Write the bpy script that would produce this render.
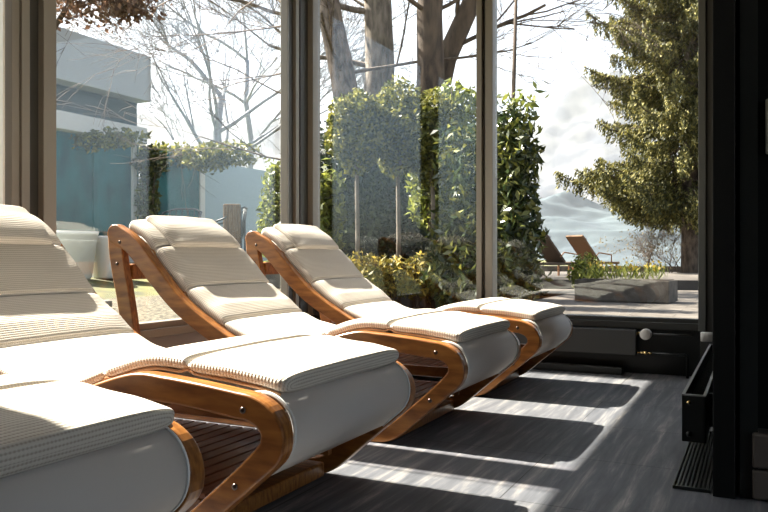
import bpy, math, random
import numpy as np
from mathutils import Vector, Matrix
sc = bpy.context.scene
for o in list(bpy.data.objects): bpy.data.objects.remove(o)
COL = sc.collection
PI = math.pi
# ------------------------------------------------------------------ camera
cam = bpy.data.cameras.new('camera'); camo = bpy.data.objects.new('camera', cam); COL.objects.link(camo)
YAW = math.radians(26.5); EYE = 0.785; FPX = 750.0
camo.location = (0, 0, EYE); camo.rotation_euler = (PI/2, 0, YAW)
cam.sensor_width = 36.0; cam.lens = FPX/768*36; cam.clip_start = 0.05; cam.clip_end = 5000
sc.camera = camo
# ------------------------------------------------------------------ light
SUN_EL = math.radians(46.0)
w = bpy.data.worlds.new('world'); sc.world = w; w.use_nodes = True
nt = w.node_tree; bg = nt.nodes['Background']
sky = nt.nodes.new('ShaderNodeTexSky'); sky.sky_type = 'NISHITA'; sky.sun_disc = False
sky.sun_elevation = SUN_EL; sky.sun_rotation = math.radians(-90); sky.altitude = 500
sky.air_density = 1.0; sky.dust_density = 4.0; sky.ozone_density = 1.0
hsv = nt.nodes.new('ShaderNodeHueSaturation'); hsv.inputs['Saturation'].default_value = 0.55
nt.links.new(sky.outputs[0], hsv.inputs['Color']); nt.links.new(hsv.outputs[0], bg.inputs['Color'])
bg.inputs['Strength'].default_value = 0.235
sl = bpy.data.lights.new('sun', 'SUN'); slo = bpy.data.objects.new('sun', sl); COL.objects.link(slo)
sl.energy = 17.0; sl.angle = math.radians(0.6); sl.color = (1.0, 0.90, 0.78)
d = Vector((math.cos(SUN_EL), 0.0, -math.sin(SUN_EL)))
slo.rotation_euler = d.to_track_quat('-Z', 'Y').to_euler(); slo.location = (-6, 2, 8)
sc.view_settings.view_transform = 'Standard'; sc.view_settings.look = 'None'
sc.view_settings.exposure = 0.85; sc.view_settings.gamma = 1.0; sc.view_settings.use_curve_mapping = False
try:
    sc.cycles.max_bounces = 10; sc.cycles.transparent_max_bounces = 24
except Exception: pass

# ------------------------------------------------------------------ helpers
def at(u, dist, z=0.0):
    s, c = math.sin(YAW), math.cos(YAW); r = (u-384)/FPX
    return Vector((dist*(-s+r*c), dist*(c+r*s), z))
def zat(v, dist): return EYE + (256-v)/FPX*dist

class MB:
    def __init__(s): s.v = []; s.f = []; s.uv = None
    def add(s, vs, fs):
        b = len(s.v); s.v += [tuple(p) for p in vs]; s.f += [tuple(i+b for i in f) for f in fs]; return s
    def box(s, x0, x1, y0, y1, z0, z1):
        return s.add([(x0,y0,z0),(x1,y0,z0),(x1,y1,z0),(x0,y1,z0),(x0,y0,z1),(x1,y0,z1),(x1,y1,z1),(x0,y1,z1)],
                     [(0,3,2,1),(4,5,6,7),(0,1,5,4),(1,2,6,5),(2,3,7,6),(3,0,4,7)])
    def tube(s, pts, rad, n=8, cap=True):
        pts = [Vector(p) for p in pts]
        if not hasattr(rad, '__len__'): rad = [rad]*len(pts)
        vs = []; fs = []; up = None
        for i, p in enumerate(pts):
            t = (pts[min(i+1, len(pts)-1)]-pts[max(i-1, 0)])
            if t.length < 1e-9: t = Vector((0,0,1))
            t.normalize()
            if up is None: up = t.orthogonal().normalized()
            up = (up - t*up.dot(t))
            if up.length < 1e-6: up = t.orthogonal()
            up.normalize(); sd = t.cross(up)
            for k in range(n):
                a = 2*PI*k/n; vs.append(p+(up*math.cos(a)+sd*math.sin(a))*rad[i])
        for i in range(len(pts)-1):
            for k in range(n):
                k2 = (k+1) % n; fs.append((i*n+k, i*n+k2, (i+1)*n+k2, (i+1)*n+k))
        if cap: fs.append(tuple(range(n-1, -1, -1))); fs.append(tuple((len(pts)-1)*n+k for k in range(n)))
        return s.add(vs, fs)
    def lathe(s, prof, cx=0, cy=0, n=24):
        vs = []; fs = []
        for r, z in prof:
            for k in range(n):
                a = 2*PI*k/n; vs.append((cx+r*math.cos(a), cy+r*math.sin(a), z))
        for i in range(len(prof)-1):
            for k in range(n):
                k2 = (k+1) % n; fs.append((i*n+k, i*n+k2, (i+1)*n+k2, (i+1)*n+k))
        return s.add(vs, fs)
    def build(s, name, mat, parent=None, smooth=False, bevel=0, seg=2):
        me = bpy.data.meshes.new(name); me.from_pydata(s.v, [], s.f); me.update()
        if s.uv:
            uvl = me.uv_layers.new(name='UVMap')
            for lp in me.loops: uvl.data[lp.index].uv = s.uv[lp.vertex_index]
        if smooth: me.polygons.foreach_set('use_smooth', [True]*len(me.polygons))
        me.materials.append(mat)
        o = bpy.data.objects.new(name, me); COL.objects.link(o)
        if parent: o.parent = parent
        if bevel:
            m = o.modifiers.new('bevel', 'BEVEL'); m.width = bevel; m.segments = seg; m.limit_method = 'ANGLE'; m.angle_limit = math.radians(40)
        return o
def tag(o, label=None, cat=None, group=None, kind=None):
    if label: o['label'] = label
    if cat: o['category'] = cat
    if group: o['group'] = group
    if kind: o['kind'] = kind
    return o
def empty(name, loc=(0,0,0), rz=0.0, **k):
    o = bpy.data.objects.new(name, None); COL.objects.link(o); o.location = loc; o.rotation_euler = (0,0,rz)
    o.empty_display_size = 0.1
    return tag(o, **k)
def copy_tree(o, parent=None):
    c = o.copy(); COL.objects.link(c)
    if parent: c.parent = parent
    for ch in [x for x in bpy.data.objects if x.parent == o]: copy_tree(ch, c)
    return c
def struct(o): o['kind'] = 'structure'; return o
def catmull(P, step):
    P = [np.array(p, float) for p in P]
    P = [2*P[0]-P[1]] + P + [2*P[-1]-P[-2]]; out = []
    for i in range(1, len(P)-2):
        p0, p1, p2, p3 = P[i-1:i+3]; n = max(2, int(np.linalg.norm((p2-p1)[:2])/step*1.5))
        for k in range(n):
            t = k/n
            out.append(.5*((2*p1)+(-p0+p2)*t+(2*p0-5*p1+4*p2-p3)*t*t+(-p0+3*p1-3*p2+p3)*t**3))
    out.append(P[-2]); return np.array(out)
def resample(C, step):
    L = np.r_[0, np.cumsum(np.linalg.norm(np.diff(C[:, :2], axis=0), axis=1))]
    n = max(2, int(round(L[-1]/step))+1); S = np.linspace(0, L[-1], n)
    return np.stack([np.interp(S, L, C[:, k]) for k in range(C.shape[1])], 1), S
def normals(C):
    T = np.gradient(C[:, :2], axis=0); T /= np.linalg.norm(T, axis=1)[:, None]
    return np.stack([-T[:, 1], T[:, 0]], 1)     # left of travel (+x travel -> +z)

# ------------------------------------------------------------------ materials
def mat(name, col, rough=.6, metal=0., spec=.5, coat=0.):
    m = bpy.data.materials.new(name); m.use_nodes = True; b = m.node_tree.nodes['Principled BSDF']
    b.inputs['Base Color'].default_value = (*col, 1); b.inputs['Roughness'].default_value = rough
    b.inputs['Metallic'].default_value = metal; b.inputs['Specular IOR Level'].default_value = spec
    b.inputs['Coat Weight'].default_value = coat
    return m
def nodes(m): return m.node_tree.nodes, m.node_tree.links, m.node_tree.nodes['Principled BSDF']
def noise_col(m, c1, c2, scale=(1,1,1), ns=5., detail=4., lo=.35, hi=.65, bump=0., coord='Object', rough_var=0.):
    N, L, b = nodes(m)
    tc = N.new('ShaderNodeTexCoord'); mp = N.new('ShaderNodeMapping'); mp.inputs['Scale'].default_value = scale
    nz = N.new('ShaderNodeTexNoise'); nz.inputs['Scale'].default_value = ns; nz.inputs['Detail'].default_value = detail
    cr = N.new('ShaderNodeValToRGB'); cr.color_ramp.elements[0].position = lo; cr.color_ramp.elements[1].position = hi
    cr.color_ramp.elements[0].color = (*c1, 1); cr.color_ramp.elements[1].color = (*c2, 1)
    L.new(tc.outputs[coord], mp.inputs[0]); L.new(mp.outputs[0], nz.inputs['Vector']); L.new(nz.outputs['Fac'], cr.inputs[0])
    L.new(cr.outputs[0], b.inputs['Base Color'])
    if bump:
        bp = N.new('ShaderNodeBump'); bp.inputs['Strength'].default_value = bump; bp.inputs['Distance'].default_value = .01
        L.new(nz.outputs['Fac'], bp.inputs['Height']); L.new(bp.outputs[0], b.inputs['Normal'])
    return m
def leaf_mat(name, c1, c2, c3=None, trans=.35, rough=.5):
    m = bpy.data.materials.new(name); m.use_nodes = True; N, L, b = nodes(m)
    g = N.new('ShaderNodeNewGeometry'); cr = N.new('ShaderNodeValToRGB')
    cr.color_ramp.elements[0].color = (*c1, 1); cr.color_ramp.elements[1].color = (*c2, 1)
    if c3: e = cr.color_ramp.elements.new(.5); e.color = (*c3, 1)
    L.new(g.outputs['Random Per Island'], cr.inputs[0]); L.new(cr.outputs[0], b.inputs['Base Color'])
    b.inputs['Roughness'].default_value = rough
    t = N.new('ShaderNodeBsdfTranslucent'); L.new(cr.outputs[0], t.inputs[0]); mx = N.new('ShaderNodeMixShader')
    mx.inputs[0].default_value = trans; L.new(b.outputs[0], mx.inputs[1]); L.new(t.outputs[0], mx.inputs[2])
    L.new(mx.outputs[0], N['Material Output'].inputs[0]); return m

WOOD = mat('teak', (.30,.10,.03), .32, coat=.12); noise_col(WOOD, (.15,.046,.010), (.43,.175,.040), (3,40,14), 2.2, 5, .3, .72)
nodes(WOOD)[2].inputs['Coat Roughness'].default_value = .25
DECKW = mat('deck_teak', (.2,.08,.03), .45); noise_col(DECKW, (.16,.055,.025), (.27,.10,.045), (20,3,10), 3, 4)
STEEL = mat('steel_bolt', (.10,.08,.07), .3, 1.0)
BRASS = mat('brass', (.75,.55,.25), .25, 1.0)
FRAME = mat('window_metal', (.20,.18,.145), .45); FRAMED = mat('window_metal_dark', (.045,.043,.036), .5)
BLACK = mat('black_paint', (.012,.014,.013), .35); BLACK2 = mat('black_panel', (.0045,.005,.0045), .6, spec=.2)
GREYMET = mat('radiator_front', (.075,.075,.072), .4)
EDGE = mat('radiator_edge', (.22,.22,.22), .4)
WHITEP = mat('white_plastic', (.72,.68,.62), .4)
def glass_mat():
    m = bpy.data.materials.new('pane_glass'); m.use_nodes = True; N, L = m.node_tree.nodes, m.node_tree.links
    N.remove(N['Principled BSDF'])
    lw = N.new('ShaderNodeLayerWeight'); lw.inputs[0].default_value = .5
    p = N.new('ShaderNodeMath'); p.operation = 'POWER'; p.inputs[1].default_value = 4.5; L.new(lw.outputs['Facing'], p.inputs[0])
    a = N.new('ShaderNodeMath'); a.operation = 'MULTIPLY_ADD'; a.inputs[1].default_value = .9; a.inputs[2].default_value = .038; L.new(p.outputs[0], a.inputs[0])
    t = N.new('ShaderNodeBsdfTransparent'); t.inputs[0].default_value = (.965,.985,.98,1)
    g = N.new('ShaderNodeBsdfGlossy'); g.inputs['Roughness'].default_value = .0; g.inputs[0].default_value = (.9,.96,1,1)
    mx = N.new('ShaderNodeMixShader'); L.new(a.outputs[0], mx.inputs[0]); L.new(t.outputs[0], mx.inputs[1]); L.new(g.outputs[0], mx.inputs[2])
    L.new(mx.outputs[0], N['Material Output'].inputs[0]); return m
GLASS = glass_mat()
def cushion_mat():
    m = mat('waffle_knit', (.56,.49,.40), .95, spec=.1); N, L, b = nodes(m)
    uv = N.new('ShaderNodeUVMap'); uv.uv_map = 'UVMap'
    sp = N.new('ShaderNodeSeparateXYZ'); L.new(uv.outputs[0], sp.inputs[0])
    def sine(out, per, ph=0):
        k = N.new('ShaderNodeMath'); k.operation = 'MULTIPLY'; k.inputs[1].default_value = 2*PI/per; L.new(out, k.inputs[0])
        s_ = N.new('ShaderNodeMath'); s_.operation = 'SINE'; L.new(k.outputs[0], s_.inputs[0]); return s_
    a = sine(sp.outputs[0], .0105); c = sine(sp.outputs[1], .008)
    mul = N.new('ShaderNodeMath'); mul.operation = 'MULTIPLY_ADD'; mul.inputs[1].default_value = .35
    L.new(c.outputs[0], mul.inputs[0]); L.new(a.outputs[0], mul.inputs[2])
    mr = N.new('ShaderNodeMapRange'); mr.inputs[1].default_value = -1.35; mr.inputs[2].default_value = 1.35; L.new(mul.outputs[0], mr.inputs[0])
    cr = N.new('ShaderNodeValToRGB'); cr.color_ramp.elements[0].color = (.43,.375,.31,1); cr.color_ramp.elements[1].color = (.66,.61,.54,1)
    cr.color_ramp.elements[0].position = .05; cr.color_ramp.elements[1].position = .55
    L.new(mr.outputs[0], cr.inputs[0]); L.new(cr.outputs[0], b.inputs['Base Color'])
    bp = N.new('ShaderNodeBump'); bp.inputs['Strength'].default_value = .55; bp.inputs['Distance'].default_value = .0025
    L.new(mr.outputs[0], bp.inputs['Height']); L.new(bp.outputs[0], b.inputs['Normal']); return m
KNIT = cushion_mat()
PIPE = mat('cushion_piping', (.50,.27,.13), .8)
def sling_mat():
    m = mat('white_sling', (.82,.80,.78), .8, spec=.2); N, L, b = nodes(m)
    t = N.new('ShaderNodeBsdfTranslucent'); t.inputs[0].default_value = (.85,.80,.74,1)
    mx = N.new('ShaderNodeMixShader'); mx.inputs[0].default_value = .45
    L.new(b.outputs[0], mx.inputs[1]); L.new(t.outputs[0], mx.inputs[2]); L.new(mx.outputs[0], N['Material Output'].inputs[0]); return m
SLING = sling_mat()
def floor_mat():
    m = mat('slate_tile', (.08,.09,.1), .55, spec=.25); N, L, b = nodes(m)
    tc = N.new('ShaderNodeTexCoord')
    mp = N.new('ShaderNodeMapping'); mp.inputs['Scale'].default_value = (14, 1.1, 1); L.new(tc.outputs['Object'], mp.inputs[0])
    n1 = N.new('ShaderNodeTexNoise'); n1.inputs['Scale'].default_value = 1.6; n1.inputs['Detail'].default_value = 7; n1.inputs['Distortion'].default_value = .35
    n1.inputs['Roughness'].default_value = .65; L.new(mp.outputs[0], n1.inputs['Vector'])
    cr = N.new('ShaderNodeValToRGB'); e = cr.color_ramp.elements
    e[0].position = .36; e[0].color = (.080,.083,.092,1); e[1].position = .74; e[1].color = (.46,.41,.36,1)
    x = e.new(.52); x.color = (.125,.128,.138,1); x = e.new(.63); x.color = (.23,.22,.21,1)
    L.new(n1.outputs['Fac'], cr.inputs[0])
    br = N.new('ShaderNodeTexBrick'); mp2 = N.new('ShaderNodeMapping'); mp2.inputs['Location'].default_value = (.15, .055, 0)
    L.new(tc.outputs['Object'], mp2.inputs[0]); L.new(mp2.outputs[0], br.inputs['Vector'])
    br.offset = 0.5; br.inputs['Scale'].default_value = 1; br.inputs['Brick Width'].default_value = 1.2; br.inputs['Row Height'].default_value = .60
    br.inputs['Mortar Size'].default_value = .0022; br.inputs['Mortar Smooth'].default_value = .1
    br.inputs['Color1'].default_value = (1,1,1,1); br.inputs['Color2'].default_value = (.82,.84,.88,1); br.inputs['Mortar'].default_value = (.25,.25,.25,1)
    mx = N.new('ShaderNodeMix'); mx.data_type = 'RGBA'; mx.blend_type = 'MULTIPLY'; mx.inputs[0].default_value = 1
    L.new(cr.outputs[0], mx.inputs[6]); L.new(br.outputs['Color'], mx.inputs[7]); L.new(mx.outputs[2], b.inputs['Base Color'])
    bp = N.new('ShaderNodeBump'); bp.inputs['Strength'].default_value = .25; bp.inputs['Distance'].default_value = .004
    L.new(n1.outputs['Fac'], bp.inputs['Height']); L.new(bp.outputs[0], b.inputs['Normal'])
    return m
FLOOR = floor_mat()

# ------------------------------------------------------------------ room shell
XL = -3.36; YB = 5.27; ZC = 3.05
struct(MB().box(XL-.12, 3.2, -3.2, YB+.1, -.15, 0).build('floor', FLOOR))
struct(MB().box(XL-.05, 3.2, -3.2, YB, ZC, ZC+.12).build('ceiling', mat('ceiling_paint', (.30,.28,.25), .9)))
roofm = mat('roof_fascia', (.12,.12,.11), .8)
struct(MB().box(-3.738, 3.5, -3.5, YB+.55, 3.25, 3.5).build('roof', roofm))
DW = mat('dark_wall', (.06,.055,.05), .8)
b = MB(); b.box(3.2, 3.35, 2.3, YB, 0, ZC); b.box(3.2, 3.35, -3.2, -1.0, 0, ZC); b.box(3.2, 3.35, -1.0, 2.3, 0, .3); b.box(3.2, 3.35, -1.0, 2.3, 2.8, ZC)
struct(b.build('wall_right', DW))
struct(MB().box(3.24, 3.25, -1.0, 2.3, .3, 2.8).build('window_5', GLASS))  # unseen glazed opening, added to brighten the foot slings
struct(MB().box(3.35, 40, -20, YB+.13, -.3, -.03).build('bounce_ground', mat('bounce_ground_pale', (.55,.52,.48), .95)))  # unseen ground added outside it, kept pale to bounce daylight onto the slings
struct(MB().box(XL-.1, 3.2, -3.35, -3.2, 0, ZC).build('wall_front', DW))
# left wall: parapet below the glass, header
LOWW = mat('parapet_panel', (.26,.24,.22), .7)
struct(MB().box(XL-.10, XL+.02, -3.2, YB, 0, .285).build('wall_left', LOWW))
struct(MB().box(XL-.12, XL+.05, -3.2, YB, ZC-.08, ZC).build('trim_1', FRAME))
struct(MB().box(XL-.10, XL, -3.2, .62, .285, ZC-.08).build('wall_left_solid', DW))
# back wall parapet
struct(MB().box(XL, 3.2, YB, YB+.12, 0, .30).build('wall_back', BLACK))
struct(MB().box(XL, 3.2, YB-.02, YB+.12, ZC-.08, ZC).build('trim_2', FRAME))
struct(MB().box(-.10, 3.2, YB, YB+.10, .30, ZC-.08).build('wall_back_solid', BLACK2))

def window_left(n, y0, y1):
    f = MB()
    f.box(XL-.08, XL+.055, y0, y1, .285, .335); f.box(XL-.06, XL+.02, y0, y1, .335, .375)
    o = struct(f.build('window_%d' % n, FRAME, bevel=.003))
    MB().box(XL-.03, XL-.018, y0, y1, .37, ZC-.09).build('pane', GLASS, o)
    return o
def window_back(n, x0, x1):
    f = MB()
    f.box(x0, x1, YB-.03, YB+.10, .30, .345); f.box(x0, x1, YB, YB+.08, .345, .372)
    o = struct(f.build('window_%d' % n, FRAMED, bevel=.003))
    MB().box(x0, x1, YB+.03, YB+.042, .365, ZC-.09).build('pane', GLASS, o)
    MB().box(x0, x1, YB+.082, YB+.13, .345, .368).build('outer_sill', mat('outer_sill_metal', (.55,.55,.55), .4), o)
    return o
window_left(1, .90, 2.50); window_left(2, 2.80, 4.98)
window_back(3, -3.25, -1.855); window_back(4, -1.725, -.34)
# mullions
def mullion(name, bars, loc_label=None):
    m0 = None
    for (x0, x1, y0, y1, mt) in bars:
        o = MB().box(x0, x1, y0, y1, .30 if m0 else 0.0, ZC-.08).build(name if m0 is None else 'frame_profile', mt, m0, bevel=.003)
        if m0 is None: m0 = struct(o)
    return m0
# left post seen at the picture's left edge: pale, dark recess, pale ribs
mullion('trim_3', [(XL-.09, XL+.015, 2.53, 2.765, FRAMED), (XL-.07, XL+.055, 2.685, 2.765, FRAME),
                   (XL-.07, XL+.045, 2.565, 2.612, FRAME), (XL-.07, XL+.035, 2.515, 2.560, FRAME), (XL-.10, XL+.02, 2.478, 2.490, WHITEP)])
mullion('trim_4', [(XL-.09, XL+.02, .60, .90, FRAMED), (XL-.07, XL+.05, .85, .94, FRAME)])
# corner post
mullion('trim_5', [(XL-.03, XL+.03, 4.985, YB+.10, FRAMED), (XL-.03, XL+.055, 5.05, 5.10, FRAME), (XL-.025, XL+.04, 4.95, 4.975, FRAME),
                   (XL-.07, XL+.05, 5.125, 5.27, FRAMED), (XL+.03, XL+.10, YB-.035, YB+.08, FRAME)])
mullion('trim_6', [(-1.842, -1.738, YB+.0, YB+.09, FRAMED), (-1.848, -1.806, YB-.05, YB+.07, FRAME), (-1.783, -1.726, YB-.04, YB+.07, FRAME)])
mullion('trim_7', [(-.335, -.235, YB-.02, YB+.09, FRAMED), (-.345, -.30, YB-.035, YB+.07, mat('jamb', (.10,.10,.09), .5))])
# right pier with recess wall
struct(MB().box(-.132, -.066, 2.67, YB, 0, ZC).build('wall_pier', BLACK2, bevel=.002))
struct(MB().box(-.066, 3.2, 2.78, 2.9, .0, ZC).build('wall_recess', BLACK2))
struct(MB().box(-.052, .0, 2.70, 2.78, .0, ZC).build('trim_8', BLACK))
struct(MB().box(-.060, .30, 2.74, 2.78, .0, .062).build('baseboard_right', mat('kick_board', (.20,.16,.12), .6)))

# wall socket block and switch on the dark wall at the far right
t = empty('wall_socket', (.03, 2.70, .10), label='brushed metal double wall socket low on the black wall at the right edge', cat='socket')
SM = mat('brushed_socket', (.13,.11,.095), .4, .3)
MB().box(-.047, .10, -.02, .075, -.096, -.002).build('lower_plate', SM, t, bevel=.008)
MB().box(-.047, .10, -.02, .075, .004, .117).build('upper_plate', SM, t, bevel=.008)
tag(MB().box(.022, .12, 2.755, 2.78, 1.12, 1.30).build('light_switch', mat('switch_plate', (.5,.46,.38), .5), bevel=.005),
    'pale switch plate cut by the right edge of the black wall', 'switch')

# ------------------------------------------------------------------ radiators
def radiator_back():
    t = empty('radiator', (-.72, 5.16, 0), label='long low grey radiator under the back window behind the loungers', cat='radiator')
    L = 2.35
    MB().box(-L, 0, 0, .07, .129, .296).build('front_panel', GREYMET, t, bevel=.004)
    MB().box(-L+.01, -.01, .012, .06, .2965, .299).build('top_grille', BLACK, t)
    for x in (-L+.3, -.35): MB().box(x, x+.03, .0705, .108, .15, .27).build('wall_bracket', BLACK, t)
    MB().tube([(-.0, .035, .272), (.055, .035, .272)], .012, 10).build('valve_stem', BRASS, t, True)
    MB().tube([(.062, .045, .272), (.062, .030, .272), (.062, -.012, .272), (.062, -.02, .272)], [.034,.036,.036,.030], 20).build('thermostat_knob', WHITEP, t, True)
    b = MB()
    b.tube([(.025,.02,.148),(.055,.02,.148)], .010, 10); b.tube([(.062,.0,.148),(.062,.03,.148)], .013, 12); b.tube([(.075,.02,.148),(.10,.02,.148)], .009, 10)
    b.tube([(-.001,.02,.148),(.025,.02,.148)], .006, 8)
    b.build('brass_fitting', BRASS, t, True)
    MB().tube([(.10,.02,.148),(.30,.02,.148),(.315,.02,.135),(.315,.02,.0)], .009, 8).build('pipe', BLACK, t, True)
    MB().tube([(.098,.035,.272),(.34,.06,.272)], .006, 8).build('supply_pipe', GREYMET, t, True)
    return t
radiator_back()
t = empty('radiator', (-.256, 3.03, 0), label='black open-topped radiator on the side of the dark pier above the floor grate', cat='radiator')
b = MB(); b.box(0, .006, 0, 1.8, .088, .260); b.box(.077, .083, 0, 1.8, .088, .260); b.box(0, .083, 0, .008, .088, .260); b.box(0, .083, 1.792, 1.8, .088, .260)
b.box(0.006, .077, .008, 1.792, .10, .13)
b.build('casing', BLACK, t)
b = MB(); b.box(-.001, .010, -.001, 1.801, .260, .2655); b.box(.073, .084, -.001, 1.801, .260, .2655); b.box(.010, .073, -.001, .010, .260, .2655); b.box(.010,.073,1.79,1.801,.260,.2655)
b.build('top_rim', EDGE, t)
b = MB()
for k in range(60): b.box(.012, .071, .02+k*.029, .022+k*.029, .131, .225)
b.build('fins', BLACK, t)
MB().tube([(.024,-.002,.236),(.024,-.012,.236)], .0075, 12).build('vent_plug', BRASS, t, True)
MB().tube([(.024,-.001,.118),(.024,-.008,.118)], .010, 12).build('lower_plug', BLACK, t, True)
MB().tube([(.012,1.86,.300),(-.045,1.86,.300),(-.052,1.86,.300)], [.028,.030,.026], 18).build('thermostat_knob', WHITEP, t, True)
MB().tube([(.012,1.86,.300),(.03,1.86,.30),(.04,1.83,.27),(.04,1.79,.25)], .011, 10).build('valve_body', mat('nickel', (.5,.5,.5), .3, 1.), t, True)
for y in (.2, 1.5): MB().box(.0832, .124, y, y+.03, .11, .24).build('wall_bracket', BLACK, t)

# floor grate
t = empty('floor_grate', (-.258, 2.70, 0), label='slotted black floor grate at the foot of the dark pier', cat='grate')
b = MB(); b.box(0, .118, 0, .012, .0005, .011); b.box(0, .118, .90, .912, .0005, .011); b.box(0, .004, .012, .90, .0005, .011); b.box(.114, .118, .012, .90, .0005, .011)
b.build('rim', BLACK, t)
for k in range(8): x = .010+k*.0132; MB().box(x, x+.0065, .012, .90, .001, .0095).build('bar', mat('grate_bar', (.035,.035,.035), .4) if k == 0 else bpy.data.materials['grate_bar'], t)
MB().box(.004, .114, .012, .90, .0003, .0009).build('trough', BLACK2, t)
# low convector trough under back radiator
t = empty('floor_trough', (-.80, 5.10, 0), label='black floor-level convector cover under the long grey radiator', cat='convector')
MB().box(-2.3, .0, .0, .09, .004, .045).build('cover', BLACK, t, bevel=.003)
b = MB(); b.box(-2.3, -.335, .006, .012, .0455, .0475); b.box(-.31, -.005, .006, .012, .0455, .0475); b.build('edge_strip', EDGE, t)

# ------------------------------------------------------------------ loungers
TOP = [(-2.93,.948),(-2.79,.87),(-2.636,.716),(-2.53,.612),(-2.415,.526),(-2.225,.42),(-2.12,.380),(-2.0,.358),(-1.89,.362),(-1.78,.388),(-1.666,.430),(-1.535,.463),(-1.43,.461),(-1.32,.453),(-1.18,.439),(-1.10,.430)]
CEN = [(-2.935,.898,.100),(-2.823,.837,.094),(-2.668,.684,.09),(-2.555,.578,.086),(-2.44,.495,.082),(-2.243,.384,.08),(-2.13,.341,.08),(-2.0,.317,.079),(-1.885,.323,.078),
       (-1.77,.351,.075),(-1.655,.394,.073),(-1.533,.427,.072),(-1.43,.4255,.071),(-1.322,.418,.070),(-1.20,.4055,.070),(-1.145,.399,.070),(-1.105,.380,.070),(-1.083,.352,.070),(-1.079,.320,.072),(-1.092,.290,.072),
       (-1.16,.226,.066),(-1.25,.148,.064),(-1.335,.075,.064),(-1.385,.043,.062),(-1.45,.0315,.060),(-1.60,.030,.058),(-2.10,.030,.058),(-2.74,.030,.058)]
def strap(mb, cen, y0, y1, round_start=True, round_end=True, step=.012):
    C, S = resample(catmull(cen, step/2), step); N = normals(C)
    up = [(C[i,0]+N[i,0]*C[i,2]/2, C[i,1]+N[i,1]*C[i,2]/2) for i in range(len(C))]
    dn = [(C[i,0]-N[i,0]*C[i,2]/2, C[i,1]-N[i,1]*C[i,2]/2) for i in range(len(C))]
    def cap(i, sgn):
        c = C[i]; n = N[i]; t = np.array([n[1], -n[0]])*sgn; r = c[2]/2; out = []
        for k in range(1, 8):
            a = PI*k/8; q = c[:2] + n*math.cos(a)*r + t*math.sin(a)*r; out.append(tuple(q))
        return out
    poly = list(up)
    if round_end: poly += cap(len(C)-1, 1)
    poly += dn[::-1]
    if round_start: poly += cap(0, -1)[::-1]
    n = len(poly)
    base = len(mb.v)
    mb.v += [(p[0], y0, p[1]) for p in poly] + [(p[0], y1, p[1]) for p in poly]
    m = len(C); F = []
    for i in range(m-1):
        a, b_, c, d_ = i, i+1, None, None
        off = m + (7 if round_end else 0)
        lo = off + (m-1-i); lo2 = off + (m-1-(i+1))
        F.append((i, i+1, lo2, lo)); F.append((n+i, n+lo, n+lo2, n+i+1))
    if round_end:
        idx = [m-1]+list(range(m, m+7))+[m+7]; F.append(tuple(idx)); F.append(tuple(n+k for k in idx[::-1]))
    if round_start:
        idx = [n-8]+list(range(n-7, n))+[0]; F.append(tuple(idx)); F.append(tuple(n+k for k in idx[::-1]))
    for i in range(n):
        j = (i+1) % n; F.append((j, i, n+i, n+j))
    mb.f += [tuple(base+k for k in f) for f in F]
    return mb
def fix_normals(o):
    import bmesh
    bm = bmesh.new(); bm.from_mesh(o.data); bmesh.ops.recalc_face_normals(bm, faces=bm.faces); bm.to_mesh(o.data); bm.free(); return o

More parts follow.
